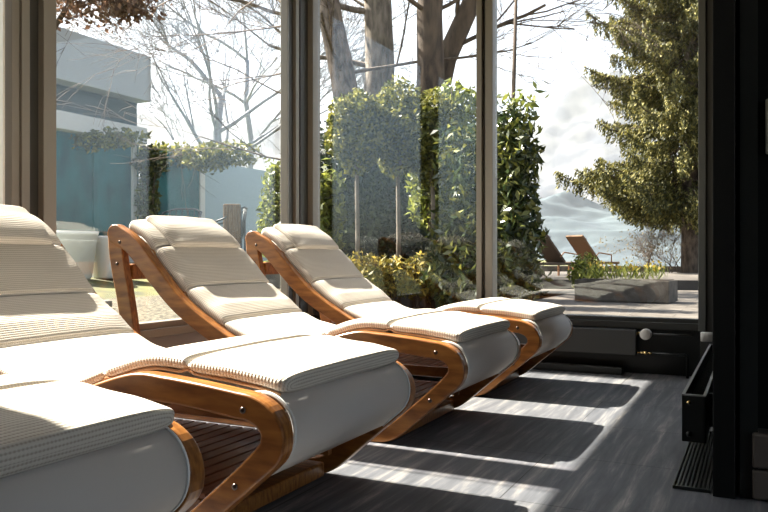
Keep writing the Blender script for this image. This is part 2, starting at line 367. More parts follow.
def pad(path, th, hw, yc, seams, s_off=0., seam_depth=.42, lift=.010, endr=.022, cornr=.03, exps=4.5, step=.0055, wob=0):
    C, S = resample(catmull(path, step/2), step); N = normals(C); Lt = S[-1]; R = 44
    ee = np.array([endr*(1-math.cos(PI/2*k/9)) for k in range(9)]); inner = S[(S > endr) & (S < Lt-endr)]
    S2 = np.r_[ee, inner, (Lt-ee)[::-1]]
    C = np.stack([np.interp(S2, S, C[:, k]) for k in range(C.shape[1])], 1); N = np.stack([np.interp(S2, S, N[:, k]) for k in range(2)], 1); S = S2
    mb = MB(); mb.uv = []
    dx = math.copysign(1, 1)
    for i in range(len(C)):
        s = S[i]; e = min(s, Lt-s)
        te = max(0, 1-(1-min(1, e/endr))**2.6)**(1/2.6)*.985+.015
        he = cornr*(1-math.sqrt(max(0, 1-(1-min(1, e/cornr))**2)))
        g = sum(math.exp(-((s-q)/.0085)**2) for q in seams); gw = sum(math.exp(-((s-q)/.03)**2) for q in seams)
        t_ = th(s/Lt) if callable(th) else th
        tt = t_*(1-.07*gw)
        lo = lift*sum(math.exp(-((s-q)/.016)**2) for q in seams); hi = tt - seam_depth*t_*g*.75
        mid = t_/2; lo2 = mid-(mid-lo)*te; hi2 = mid+(hi-mid)*te; h = hw-he-.004*g
        for k in range(R):
            a = 2*PI*k/R; ca, sa = math.cos(a), math.sin(a)
            y = math.copysign(abs(ca)**(2/exps*.55), ca)*h; zf = math.copysign(abs(sa)**(2/exps*1.25), sa)
            crown = (1-(abs(y)/hw)**2)*.006
            zz = (lo2+hi2)/2 + zf*(hi2-lo2)/2 + (crown*te if sa > 0 else 0)
            zz += .0022*math.sin(y*23+s*9+wob)*math.sin(s*31+wob)*te
            mb.v.append((C[i,0]+N[i,0]*zz, yc+y, C[i,1]+N[i,1]*zz))
            mb.uv.append((0, y + (zz if abs(y) > h*.97 else 0)))
    V3 = np.array(mb.v).reshape(len(C), R, 3); dl = np.linalg.norm(np.diff(V3, axis=0), axis=2); m_ = len(C)//2
    cum = np.concatenate([np.zeros((1, R)), np.cumsum(dl, 0)]); cum = cum-cum[m_][None, :]
    core = (S > endr*1.5) & (S < Lt-endr*1.5); i0 = int(np.argmax(core)); i1 = len(C)-1-int(np.argmax(core[::-1]))
    for i in range(len(C)):
        for k in range(R):
            if i0 <= i <= i1: u_ = S[i]
            elif i < i0: u_ = S[i0]+(cum[i][k]-cum[i0][k])
            else: u_ = S[i1]+(cum[i][k]-cum[i1][k])
            mb.uv[i*R+k] = (u_+s_off, mb.uv[i*R+k][1])
    n = len(C)
    for i in range(n-1):
        for k in range(R):
            k2 = (k+1) % R; mb.f.append((i*R+k, (i+1)*R+k, (i+1)*R+k2, i*R+k2))
    mb.f.append(tuple(range(R))); mb.f.append(tuple((n-1)*R+k for k in range(R-1, -1, -1)))
    return mb, C, N, S

def make_lounger():
    t = empty('sun_lounger')                    # local frame: x as in the room, y from near rail (0) to far rail (.80)
    W = .80; TH = .05
    for y in (0, W-TH):
        fr = fix_normals(strap(MB(), CEN, y, y+TH).build('side_frame', WOOD, t, bevel=.007, seg=3))
        lg = [(-2.935,.898,.099),(-2.928,.80,.094),(-2.905,.68,.09),(-2.876,.561,.089),(-2.77,.035,.084)]
        fix_normals(strap(MB(), lg, y+.003, y+TH-.003, True, False).build('rear_leg', WOOD, t, bevel=.006, seg=2))
        b = MB(); yy = y-.0015 if y == 0 else y+TH+.0015; s = 1 if y == 0 else -1
        for (x, z) in ((-2.915,.745),(-2.895,.855),(-1.165,.395),(-1.19,.198),(-1.66,.388)):
            MB().tube([(x, yy+s*.006, z), (x, yy-s*.002, z), (x, yy-s*.003, z)], [.0085,.0085,.005], 12).build('bolt', STEEL, t, True)
    # crossbars
    MB().box(-2.895, -2.855, TH, W-TH, .665, .745).build('back_crossbar', WOOD, t, bevel=.006)
    MB().box(-2.80, -2.75, TH, W-TH, .005, .055).build('rear_floor_crossbar', WOOD, t, bevel=.006)
    MB().box(-1.455, -1.375, TH, W-TH, .004, .056).build('front_floor_crossbar', WOOD, t, bevel=.008)
    MB().box(-1.60, -1.55, TH, W-TH, .345, .385).build('knee_crossbar', WOOD, t, bevel=.006)
    MB().box(-2.16, -2.11, TH, W-TH, .29, .325).build('seat_crossbar', WOOD, t, bevel=.006)
    MB().box(-2.72, -1.265, W-TH-.028, W-TH-.002, .170, .222).build('side_stretcher', WOOD, t, bevel=.004)
    # low slatted shelf
    for y in (TH, W-TH-.026):
        MB().box(-2.76, -1.345, y, y+.024, .086, .130).build('deck_rail', WOOD, t, bevel=.003)
    for k in range(24):
        x = -2.70+k*.0575
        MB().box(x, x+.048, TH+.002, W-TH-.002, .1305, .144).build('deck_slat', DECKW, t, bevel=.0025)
    # white sling, seat to foot, folded round the foot roll
    C, S = resample(catmull([(p[0], p[1]) for p in TOP[:-1]], .004), .02); N = normals(C)
    def so(x): q = min(1, max(0, (x+2.30)/.32)); return .046-.032*q*q*(3-2*q)
    path = [(C[i,0]-N[i,0]*so(C[i,0]), C[i,1]-N[i,1]*so(C[i,0])) for i in range(2, len(C)-1)]
    for k in range(19):
        a = math.radians(88-k*(88+52)/18.0); rr = .100-.004
        path.append((-1.140+rr*math.cos(a), .338+rr*math.sin(a)))
    lx, lz = path[-1]; path.append((lx-.035, lz-.030)); path.append((lx-.062, lz-.054))
    P = np.array(path); Nn = normals(P); n = len(P); sb = MB()
    for i in range(n):
        for y in (TH+.001, W-TH-.001):
            for q in (0, -.005): sb.v.append((P[i,0]+Nn[i,0]*q, y, P[i,1]+Nn[i,1]*q))
    for i in range(n-1):
        a = i*4; c = a+4
        sb.f += [(a, c, c+2, a+2), (a+1, a+3, c+3, c+1), (a, a+1, c+1, c), (a+2, c+2, c+3, a+3)]
    sb.f += [(0, 2, 3, 1), ((n-1)*4, (n-1)*4+1, (n-1)*4+3, (n-1)*4+2)]
    s_ = fix_normals(sb.build('foot_sling', SLING, t, True))
    for y in (TH+.002, W-TH-.008):
        rim = MB().tube([(p[0]+Nn[i][0]*.001, y+.003, p[1]+Nn[i][1]*.001) for i, p in enumerate(path) if i > n-24], .0035, 6); rim.build('hem', mat('hem_white', (.8,.79,.77), .7) if 'hem_white' not in bpy.data.materials else bpy.data.materials['hem_white'], s_, True)
    # mattress
    mp = [(-2.915,.938)] + TOP[1:-1] + [(-1.085,.422)]
    Cm, Sm = resample(catmull(mp, .004), .004)
    sink = lambda x: -.019*(1-min(1, max(0, (x+2.30)/.32))**2*(3-2*min(1, max(0, (x+2.30)/.32))))
    Nm = normals(Cm); mp = [(Cm[i,0]+Nm[i,0]*sink(Cm[i,0]), Cm[i,1]+Nm[i,1]*sink(Cm[i,0])) for i in range(0, len(Cm), 8)] + [(Cm[-1,0], Cm[-1,1])]
    Cm, Sm = resample(catmull(mp, .004), .004)
    sx = lambda x: float(np.interp(x, Cm[:, 0], Sm))
    seams = [sx(x) for x in (-2.742,-2.535,-2.300,-1.708,-1.405)]
    def th(q): x = q*Sm[-1]; return .068 if x < seams[2]-.1 else (.068-(x-seams[2]+.1)/.1*.014 if x < seams[2] else .052)
    mb, C, N, S = pad(mp, th, .350, .413, seams)
    mt = mb.build('mattress', KNIT, t, True); fix_normals(mt)
    for yy in (.413-.344, .413+.344):
        pts = []
        for i in range(6, len(C)-6, 2):
            lift = .010*sum(math.exp(-((S[i]-q)/.016)**2) for q in seams)+.004
            pts.append((C[i,0]+N[i,0]*lift, yy, C[i,1]+N[i,1]*lift))
        MB().tube(pts, .0045, 6).build('piping', PIPE, mt, True)
    # pillow: rests on the top end of the mattress
    pp = []
    for x, z in ((-2.905,.945),(-2.86,.915),(-2.79,.87),(-2.715,.795)):
        pp.append((x+.707*.026, z+.707*.026))
    mb, C, N, S = pad(pp, .052, .272, .418, [], s_off=.003, endr=.022, cornr=.022, exps=4.2, wob=2)
    fix_normals(mb.build('pillow', KNIT, t, True))
    return t
L0 = make_lounger()
LG = 'row of wooden sun loungers'
spots = [(0, .45, 'teak sun lounger cut by the bottom left corner, only its foot end in view'),
         (0, 1.538, 'large teak sun lounger in the left foreground, backrest cut by the left edge'),
         (0, 2.805, 'teak sun lounger mid-row, between the foreground one and the farthest'),
         (0, 3.96, 'teak sun lounger farthest from the camera, beside the back window and its radiator')]
for i, (x, y, lab) in enumerate(spots):
    o = L0 if i == 0 else copy_tree(L0)
    o.location = (x, y, 0); tag(o, lab, 'lounger', LG)

# ================================================================== OUTDOORS
rng = random.Random(7); nr = np.random.default_rng(11)
# ---- foliage builders
def quads_mesh(name, P, U, V, mt, parent=None):
    """leaf cards: centres P, half axes U, V (n,3); each a folded four-cornered leaf"""
    n = len(P); nrm = np.cross(U, V); nrm /= (np.linalg.norm(nrm, axis=1)[:, None]+1e-9)
    L = np.linalg.norm(V, axis=1)[:, None]
    v = np.stack([P-V, P+U+nrm*L*.22, P+V, P-U+nrm*L*.22], 1).reshape(-1, 3)
    f = np.arange(n*4).reshape(-1, 4)
    me = bpy.data.meshes.new(name)
    me.vertices.add(n*4); me.vertices.foreach_set('co', v.astype(np.float32).ravel())
    me.loops.add(n*4); me.loops.foreach_set('vertex_index', f.astype(np.int32).ravel())
    me.polygons.add(n); me.polygons.foreach_set('loop_start', (np.arange(n)*4).astype(np.int32)); me.polygons.foreach_set('loop_total', np.full(n, 4, np.int32))
    me.update(calc_edges=True); me.validate()
    me.materials.append(mt); o = bpy.data.objects.new(name, me); COL.objects.link(o)
    if parent: o.parent = parent
    return o
def rand_dirs(n):
    v = nr.normal(size=(n, 3)); return v/np.linalg.norm(v, axis=1)[:, None]
def leaf_axes(n, size, aspect, up=0., droop=0.):
    d_ = rand_dirs(n); d_[:, 2] += up-droop; d_ /= np.linalg.norm(d_, axis=1)[:, None]
    s_ = np.cross(d_, rand_dirs(n)); s_ /= np.linalg.norm(s_, axis=1)[:, None]
    k = size*nr.uniform(.7, 1.25, (n, 1)); return s_*k*aspect, d_*k
def blob_points(n, c, r, shell=.45, lump=.18):
    d_ = rand_dirs(n); rad = nr.uniform(0, 1, n)**(shell)
    ph = nr.uniform(0, 6, 3)
    l = 1+lump*(np.sin(d_[:, 0]*5+ph[0])*np.sin(d_[:, 1]*6+ph[1])+np.sin(d_[:, 2]*7+ph[2])*.6)
    return np.array(c)+d_*rad[:, None]*l[:, None]*np.array(r)
BARK = noise_col(mat('grey_bark', (.2,.15,.12), .9), (.06,.045,.035), (.20,.155,.12), (1,1,.35), 9, 5, .35, .65, bump=.5)
BARKD = noise_col(mat('brown_bark', (.12,.08,.06), .9), (.035,.024,.018), (.11,.075,.05), (1,1,.3), 7, 5, .35, .65, bump=.5)
BARKL = noise_col(mat('pale_bark', (.35,.30,.25), .9), (.10,.082,.065), (.24,.20,.16), (1,1,.3), 10, 4, .35, .65, bump=.3)
BALL = leaf_mat('box_leaf', (.035,.048,.012), (.34,.31,.07), (.13,.14,.03), .4)
LAUREL = leaf_mat('laurel_leaf', (.014,.03,.010), (.20,.20,.04), (.045,.065,.018), .25, .35)
LIGHTL = leaf_mat('young_leaf', (.06,.08,.015), (.36,.37,.07), (.17,.20,.04), .4)
DARKL = leaf_mat('dark_leaf', (.008,.022,.016), (.09,.11,.04), (.018,.036,.024), .2)
YELL = leaf_mat('yellow_shrub_leaf', (.10,.10,.02), (.52,.38,.07), (.26,.22,.05), .4)
COPPER = leaf_mat('copper_leaf', (.10,.05,.03), (.24,.14,.09), (.15,.08,.05), .4)
SPRUCE = leaf_mat('spruce_needles', (.03,.036,.010), (.30,.26,.07), (.10,.10,.028), .25, .7)

def limb(mb, p, dr, ln, r, depth, gravity=0., spread=.6, n=5, wig=.18, kids=(2,3), rs=None, minr=.004, shrink=.72):
    rs = rs or rng
    pts = [Vector(p)]; rad = [r]; d_ = Vector(dr).normalized()
    for k in range(n):
        d_ = (d_ + Vector((rs.uniform(-1,1), rs.uniform(-1,1), rs.uniform(-1,1)))*wig + Vector((0,0,gravity))).normalized()
        pts.append(pts[-1]+d_*ln/n); rad.append(max(minr*.6, r*(1-.45*(k+1)/n)))
    mb.tube(pts, rad, 8 if r > .08 else (5 if r > .02 else 3), cap=False)
    if depth <= 0: return
    for q in range(rs.randint(*kids)+1):
        k = rs.randint(max(1, n//2), n); base = pts[k]
        nd = (d_ + Vector((rs.uniform(-1,1), rs.uniform(-1,1), rs.uniform(-.6,.9)))*spread).normalized()
        limb(mb, base, nd, ln*shrink*rs.uniform(.75,1.1), max(minr, rad[k]*rs.uniform(.5,.72)), depth-1, gravity, spread, max(3, n-1), wig, kids, rs, minr, shrink)

# ---- ground, lake, far shore
PAVE = mat('terrace_paving', (.40,.36,.31), .85)
def pave():
    N, L, b = nodes(PAVE); tc = N.new('ShaderNodeTexCoord'); br = N.new('ShaderNodeTexBrick'); L.new(tc.outputs['Object'], br.inputs['Vector'])
    br.inputs['Scale'].default_value = 1; br.inputs['Brick Width'].default_value = 1.0; br.inputs['Row Height'].default_value = .5; br.inputs['Mortar Size'].default_value = .008
    br.inputs['Color1'].default_value = (.105,.090,.076,1); br.inputs['Color2'].default_value = (.145,.125,.105,1); br.inputs['Mortar'].default_value = (.05,.045,.04,1)
    nz = N.new('ShaderNodeTexNoise'); nz.inputs['Scale'].default_value = 2.5; nz.inputs['Detail'].default_value = 6; L.new(tc.outputs['Object'], nz.inputs['Vector'])
    mx = N.new('ShaderNodeMix'); mx.data_type = 'RGBA'; mx.blend_type = 'MULTIPLY'; mx.inputs[0].default_value = .55
    cr = N.new('ShaderNodeValToRGB'); cr.color_ramp.elements[0].position = .35; cr.color_ramp.elements[1].position = .6; cr.color_ramp.elements[0].color = (.45,.43,.4,1)
    L.new(nz.outputs['Fac'], cr.inputs[0]); L.new(br.outputs['Color'], mx.inputs[6]); L.new(cr.outputs[0], mx.inputs[7]); L.new(mx.outputs[2], b.inputs['Base Color'])
pave()
struct(MB().box(-6.2, 24, YB+.13, 30, -.3, -.012).build('terrace', PAVE))
GRASS = noise_col(mat('lawn', (.2,.25,.06), .95), (.05,.05,.02), (.13,.13,.03), (1,1,1), 1.3, 8, .38, .6, bump=.4)
struct(MB().add([(-6.2,-10,-.02),(-6.2,45,-.02),(-12.5,45,.62),(-12.5,-10,.62),(-60,45,.7),(-60,-10,.7)], [(0,1,2,3),(3,2,4,5)]).build('lawn', GRASS))
def lawn_z(x): return float(np.interp(-x, [6.2, 12.5, 60], [-.02, .62, .7]))
struct(MB().box(-6.2, XL-.13, -10, YB+.13, -.3, -.02).build('side_bed', GRASS))
LITTER = noise_col(mat('leaf_litter', (.3,.25,.2), 1.), (.035,.03,.018), (.17,.145,.10), (1,1,1), 22, 6, .4, .62, bump=.8)
lz = lawn_z(-8.3)+.012
struct(MB().add([(-3.6,2,-.012),(-3.6,16,-.012),(-6.2,16,-.012),(-6.2,2,-.012),(-8.3,16,lz),(-8.0,2,lawn_z(-8.0)+.012)], [(0,1,2,3),(3,2,4,5)]).build('litter_bed', LITTER))
WATER = mat('lake_water', (.20,.27,.32), .25)
noise_col(WATER, (.17,.24,.30), (.24,.31,.36), (1,.2,1), .05, 3)
struct(MB().add([(-1400,46,-14),(1500,46,-14),(1500,1300,-14),(-1400,1300,-14)], [(0,1,2,3)]).build('lake', WATER))
struct(MB().box(-60, 60, 30, 33, -16, -.3).build('shore_bank', GRASS))

def fnoise(x, y, seed=0):
    v = 0
    for k, (fr, am) in enumerate(((1,1),(2.1,.5),(4.3,.28),(9,.15),(19,.08),(37,.04))):
        v += am*(1-abs(math.sin(x*fr+seed*1.7+k*2.1+1.3*math.sin(y*fr*.8+k)))*1.5*abs(math.cos(y*fr*.9+seed+k*1.1)))
    return v
def terrain(name, dist, width, depth, prof, mt, z0, amp, nx=260, ny=60, seed=0):
    mb = MB(); s, c = math.sin(YAW), math.cos(YAW)
    for j in range(ny+1):
        q = j/ny
        for i in range(nx+1):
            u = prof[0][0]+(prof[-1][0]-prof[0][0])*i/nx
            top = np.interp(u, [p[0] for p in prof], [p[1] for p in prof])
            dd = dist - depth*(1-q)
            p = at(u, dist-depth*(1-q))
            H = zat(top, dist)
            hh = z0 + (H-z0)*(q**1.15) + amp*(fnoise(u*.02, q*5, seed)-.6)*q**.6
            mb.v.append((p.x, p.y, hh))
    for j in range(ny):
        for i in range(nx):
            a = j*(nx+1)+i; mb.f.append((a, a+1, a+nx+2, a+nx+1))
    return mb.build(name, mt, None, True)
SNOW = noise_col(mat('snow_rock', (.7,.72,.76), .9), (.030,.038,.055), (.095,.10,.105), (1,1,.6), .035, 10, .40, .62)
FOREST = noise_col(mat('far_forest', (.09,.13,.14), .95), (.035,.055,.07), (.06,.085,.095), (1,1,1), .03, 6)
struct(terrain('mountain', 1150, 0, 420, [(-400,190),(-100,150),(150,120),(300,130),(430,175),(500,150),(540,118),(575,92),(600,79),(622,74),(650,98),(700,120),(800,90),(950,130),(1300,170)], SNOW, -10, 17, seed=3))
struct(terrain('foothills', 680, 0, 120, [(-400,215),(0,205),(300,215),(500,196),(560,199),(620,203),(700,196),(820,205),(1300,200)], FOREST, -14, 7, seed=5))
hz = bpy.data.materials.new('valley_haze'); hz.use_nodes = True; hz.node_tree.nodes.remove(hz.node_tree.nodes['Principled BSDF'])
vs = hz.node_tree.nodes.new('ShaderNodeVolumeScatter'); vs.inputs['Color'].default_value = (.93,.97,1,1); vs.inputs['Density'].default_value = .00022; vs.inputs['Anisotropy'].default_value = .25
hz.node_tree.links.new(vs.outputs[0], hz.node_tree.nodes['Material Output'].inputs['Volume'])
tag(MB().box(-1300, 1400, 60, 1280, -13.9, 330).build('valley_haze', hz), 'pale blue haze over the lake and mountain beyond the trees', 'haze', kind='stuff')

# ---- terrace things seen through the right hand panes
CONC = noise_col(mat('concrete', (.4,.36,.3), .9), (.06,.05,.04), (.13,.11,.09), (1,1,1), 6, 5)
p = at(600, 13.4)
t = empty('planter_box', p, 0, label='long low concrete planter box with yellow daffodils on the terrace', cat='planter')
b = MB(); A = at(560, 14.2)-p
b.box(-.35, 1.25, -.35, .35, 0, .37); b.build('box', CONC, t, bevel=.01)
MB().box(-.30, 1.20, -.30, .30, .371, .38).build('soil', mat('soil', (.05,.035,.025), 1.), t)
t.rotation_euler = (0,0,math.radians(-6))
n = 300; P = np.stack([nr.uniform(-.25,1.1,n), nr.uniform(-.27,.27,n), nr.uniform(.40,.60,n)], 1)
U, V = leaf_axes(n, .11, .10, up=1.6); quads_mesh('daffodil_leaves', P, U, V, LIGHTL, t)['kind'] = 'stuff'
n = 70; P = np.stack([nr.uniform(-.2,1.1,n), nr.uniform(-.27,.27,n), nr.uniform(.55,.70,n)], 1)
U, V = leaf_axes(n, .035, .8); quads_mesh('daffodil_flowers', P, U, V, leaf_mat('daffodil', (.35,.24,.02), (.45,.34,.06)), t)['kind'] = 'stuff'

up_ = struct(MB().box(-9, 12, 0, 10, -.05, .22).build('upper_terrace', PAVE)); up_.location = at(620, 17.8); up_.rotation_euler = (0,0,math.radians(14))
q = at(640, 27)
t = struct(MB().box(-9, 12, -.25, .25, -.05, .42).build('terrace_wall', CONC)); t.location = q; t.rotation_euler = (0,0,math.radians(14))

def garden_lounger(loc, rz, label, body):
    t = empty('garden_lounger', loc, rz, label=label, cat='lounger', group='loungers out on the terrace')
    BR = body
    b = MB(); b.add([(-.34,0,.33),(.34,0,.33),(.34,1.85,.33),(-.34,1.85,.33),(-.34,0,.40),(.34,0,.40),(.34,1.85,.40),(-.34,1.85,.40)],[(0,3,2,1),(4,5,6,7),(0,1,5,4),(1,2,6,5),(2,3,7,6),(3,0,4,7)])
    b.build('seat', BR, t, bevel=.015)
    b = MB(); a = math.radians(48); L_ = 1.0; c, s = math.cos(a), math.sin(a)
    def bp(l, o): return (.80+l*c-o*s, .40+l*s+o*c)
    vs = []
    for x in (-.34, .34):
        for l, o in ((0,-.03),(L_,-.03),(L_,.04),(0,.04)): y, z = bp(l, o); vs.append((x, y, z))
    b.add(vs, [(0,1,2,3),(4,7,6,5),(0,4,5,1),(1,5,6,2),(2,6,7,3),(3,7,4,0)]); b.build('backrest', BR, t, bevel=.015)
    for x in (-.31, .27):
        for y in (.05, 1.76): MB().box(x, x+.04, y, y+.05, 0, .33).build('leg', WOOD, t)
    for x in (-.37, .33):
        MB().tube([(x+.02,.35,.40),(x+.02,.35,.60),(x+.02,.85,.66),(x+.02,.98,.54)], .018, 8).build('armrest', WOOD, t, True)
    b = MB(); y, z = bp(.80, .075); b.tube([(-.26,y,z),(.26,y,z)], .055, 12); b.build('head_roll', mat('grey_roll', (.3,.28,.30), .8) if 'grey_roll' not in bpy.data.materials else bpy.data.materials['grey_roll'], t, True)
    return t
RAT_SHADE = mat('rattan_shaded_tone', (.08,.05,.03), .8); RAT_SUN = mat('rattan_sunlit_tone', (.16,.085,.04), .8)  # one brown rattan twice: shaded and sunlit tones put into the colour
g_ = at(579, 20.0); g_.z = .22; garden_lounger(g_, math.radians(146), 'shade-toned brown garden lounger on the sunny terrace beside the laurel bush', RAT_SHADE)
g_ = at(611, 22.2); g_.z = .22; garden_lounger(g_, math.radians(146), 'garden lounger on the terrace painted in a sunlit tan, right of the shade-toned one', RAT_SUN)

# ---- shrubs
def shrub(name, loc, blobs, n, mt, leaf, aspect, label, cat='shrub', group=None, stem=True, up=.2, extra=None):
    t = empty(name, loc, 0, label=label, cat=cat, group=group)
    tot = sum(bl[3]*bl[4]*bl[5] for bl in blobs)**1.0; Ps = []
    for bl in blobs:
        k = int(n*(bl[3]*bl[4]*bl[5])/tot); Ps.append(blob_points(k, bl[:3], bl[3:6]))
    P = np.concatenate(Ps); P[:, 2] = np.maximum(P[:, 2], .05)
    U, V = leaf_axes(len(P), leaf, aspect, up=up); quads_mesh('foliage', P, U, V, mt, t)
    if stem:
        b = MB()
        for k in range(7):
            bl = blobs[k % len(blobs)]; a = rng.uniform(0, 2*PI)
            e = Vector((bl[0]+math.cos(a)*bl[3]*.6, bl[1]+math.sin(a)*bl[4]*.6, bl[2]+bl[5]*.6))
            b.tube([(rng.uniform(-.12,.12), rng.uniform(-.12,.12), 0), e*.5+Vector((0,0,.1)), e], [.03,.02,.008], 6)
        b.build('stems', BARKD, t, True)
    return t
# tall laurel right of the mullion
lau = shrub('laurel_bush', at(510, 9.5), [(0,0,1.25,.42,.5,1.1),(.02,0,2.1,.36,.4,.66),(-.55,.3,1.3,.6,.6,1.35),(-.50,.2,.55,.80,.6,.6),(-.12,.1,.55,.48,.5,.5)], 15000, LAUREL, .07, .38,
      'tall glossy laurel bush right behind the narrow mullion, beside the snowy mountain view')
P = np.stack([nr.uniform(-.05,.4,60), nr.uniform(-.3,.3,60), nr.uniform(2.35,2.85,60)],1)
U, V = leaf_axes(60, .075, .35, up=.5); quads_mesh('young_shoots', P, U, V, LIGHTL, lau)
# dark hedge mass behind the topiaries
for (u, dd, h, wd, lab) in ((335,13.6,3.0,1.1,'dark evergreen hedge bush at the left end behind the round-headed trees'),
                            (400,14.2,3.3,1.3,'dark evergreen hedge bush in the middle behind the round-headed trees'),
                            (462,13.8,2.9,1.1,'dark evergreen hedge bush at the right end behind the round-headed trees')):
    shrub('hedge_bush', at(u, dd), [(0,0,h*.5,wd,.8,h*.55),(.3,.1,h*.72,wd*.7,.6,h*.3)], 6500, DARKL, .085, .4, lab, group='dark bushes behind the topiaries')
# bright young-leaved bushes
shrub('young_bush', at(324, 11.2), [(0,0,1.25,.30,.35,.75),(.1,0,1.75,.22,.25,.4)], 1500, LIGHTL, .075, .5, 'bright green big-leaved bush just right of the corner post')
shrub('tall_bush', at(440, 12.3), [(0,0,2.2,.62,.5,1.1),(.25,0,3.1,.45,.4,.6),(-.35,0,3.0,.40,.35,.45)], 3600, LIGHTL, .08, .42, 'tall light green bush with young shoots against the brown tree trunks')
# standards (lollipop trees)
def standard(u, dd, rx, zc, rz, lab, seed):
    c = at(u, dd)
    t = empty('topiary_tree', c, 0, label=lab, cat='tree', group='lollipop trees behind the loungers')
    P = blob_points(6200, (0,0,zc), (rx, rx, rz), .42, .14); U, V = leaf_axes(len(P), .042, .5, up=.2); quads_mesh('crown', P, U, V, BALL, t)
    MB().tube([(0,0,.25),(.01,0,1.0),(-.01,.01,zc-rz*.8),(0,0,zc)], [.036,.033,.03,.018], 10).build('trunk', BARKL, t, True)
    b = MB()
    for k in range(12):
        a = k*.55+seed; b.tube([(0,0,zc-rz*1.0),(math.cos(a)*rx*.35, math.sin(a)*rx*.35, zc-rz*.35),(math.cos(a)*rx*.75, math.sin(a)*rx*.75, zc+rz*.2)], [.014,.009,.004], 5)
    b.build('branches', BARKL, t, True)
    # planter with the low shrubs of the photo in front
    return t
standard(357, 10.6, .43, zat(132,10.6), .60, 'round-headed topiary tree nearest the corner post', .2)
standard(398, 11.0, .46, zat(128,11.0), .66, 'round-headed topiary tree in the middle of the three', 1.1)
standard(433, 10.8, .42, zat(140,10.8), .68, 'round-headed topiary tree nearest the narrow mullion', 2.3)
DG = mat('dark_grey_planter', (.07,.07,.075), .6)
for (u, lab) in ((357,'dark grey square planter under the topiary nearest the corner post'), (398,'dark grey square planter under the middle topiary'), (436,'dark grey square planter under the topiary nearest the narrow mullion')):
    t = empty('planter', at(u, 10.75), math.radians(8), label=lab, cat='planter', group='dark planters under the topiaries')
    b = MB(); b.box(-.26,.26,-.26,.26,0,.44); b.build('pot', DG, t, bevel=.012)
    MB().box(-.235,.235,-.235,.235,.441,.447).build('soil', bpy.data.materials['soil'], t)
labs = ['left', 'centre left', 'centre right', 'right']
for i, u in enumerate((362, 392, 424, 462)):
    shrub('flowering_shrub', at(u, 10.05+.1*i), [(0,0,.50,.34,.3,.32)], 900, YELL, .05, .35,
          ['yellow-leaved low shrub against the farthest lounger\'s backrest', 'yellow-leaved low shrub below the middle topiary trunk', 'pale yellow low shrub in front of the planters, right of the middle topiary trunk', 'yellow-leaved low shrub nearest the narrow mullion'][i],
          group='low yellow shrubs', stem=True)
shrub('green_shrub', at(586, 15.2), [(0,0,.45,.36,.3,.35)], 700, LIGHTL, .07, .35, 'small bright green plant between the garden loungers and the planter box')

# ---- big trunks
def big_tree(u, dd, r, lean, lab, m, depth=4, seed=1, fork=None):
    rs = random.Random(seed); t = empty('bare_tree', at(u, dd), 0, label=lab, cat='tree', group='big bare trees behind the hedge')
    b = MB(); h = zat(-150, dd)
    pts = [Vector((lean*k/8.0*h + rs.uniform(-.05,.05), rs.uniform(-.1,.1), h*k/8.0)) for k in range(9)]
    rad = [r*(1.25 if k == 0 else 1.06-.05*k) for k in range(9)]
    b.tube(pts, rad, 20, cap=True); b.build('trunk', m, t, True)
    b = MB()
    for k in range(9):
        q = rs.randint(4, 8); a = rs.uniform(0, 2*PI)
        limb(b, pts[q], (math.cos(a), math.sin(a)*.6, rs.uniform(.0,.6)), rs.uniform(2.2,3.6), r*rs.uniform(.10,.22), depth, gravity=.02, spread=.75, rs=rs, minr=.008)
    if fork: b.tube([pts[4]+Vector((0,0,fork[0]))]+[pts[4]+Vector(f) for f in fork[1]], [r*.62,r*.55,r*.5,r*.45], 16)
    b.build('branches', m, t, True); return t
big_tree(380, 17.5, .35, -.20, 'leaning grey-barked tree trunk right of the corner post', BARK, seed=2)
big_tree(378, 18.5, .42, .0, 'pale patchy-barked tree trunk in the middle of the pane', BARKL, seed=5)
big_tree(424, 17.0, .36, .03, 'dark brown forked tree trunk left of the narrow mullion', BARKD, seed=9)
t = empty('leaning_limb_tree', at(437, 18.0), 0, label='brown trunk leaning right across the top of the narrow mullion', cat='tree')
MB().tube([(-.25,0,0),(-.2,0,2.6),(-.05,0,4.5),(.24,0,5.5),(.91,0,6.8),(1.5,.1,8.2)], [.36,.32,.30,.25,.22,.18], 16).build('trunk', BARKD, t, True)
b = MB()
for k in range(5): limb(b, (.35+.2*k,0,5.7+.4*k), (rng.uniform(-.4,1),rng.uniform(-.5,.5),.5), 2.4, .06, 3, spread=.7, minr=.008)
b.build('branches', BARKD, t, True)
# bare trees seen through the left pane
def bare(u, dd, r, hfork, lab, seed, m, depth=5, ln=2.6):
    rs = random.Random(seed); t = empty('bare_tree', at(u, dd), 0, label=lab, cat='tree')
    b = MB(); pts = [Vector((rs.uniform(-.06,.06)*k, 0, hfork*k/5.0)) for k in range(6)]
    b.tube(pts, [r*(1.2-.08*k) for k in range(6)], 12); b.build('trunk', m, t, True)
    b = MB(); n = 9
    for k in range(n):
        a = 2*PI*k/n+rs.uniform(-.3,.3)
        limb(b, pts[rs.randint(3,5)], (math.cos(a)*.9, math.sin(a)*.9, rs.uniform(.25,1.5)), ln*rs.uniform(.8,1.3), r*rs.uniform(.35,.6), depth, gravity=.01, spread=.62, n=6, rs=rs, minr=.010, kids=(2,3), shrink=.74)
    b.build('branches', m, t, True); return t
GB = mat('hazed_bark', (.30,.31,.33), .9)  # paleness of the hazy glass reflection painted into the bark colour
bare(222, 24, .16, zat(95,24), 'spreading bare grey tree in the middle of the left pane', 4, GB, depth=5, ln=3.0)
bare(250, 30, .13, zat(60,30), 'slim bare tree behind and right of the spreading grey one', 8, GB, depth=4, ln=3.0)
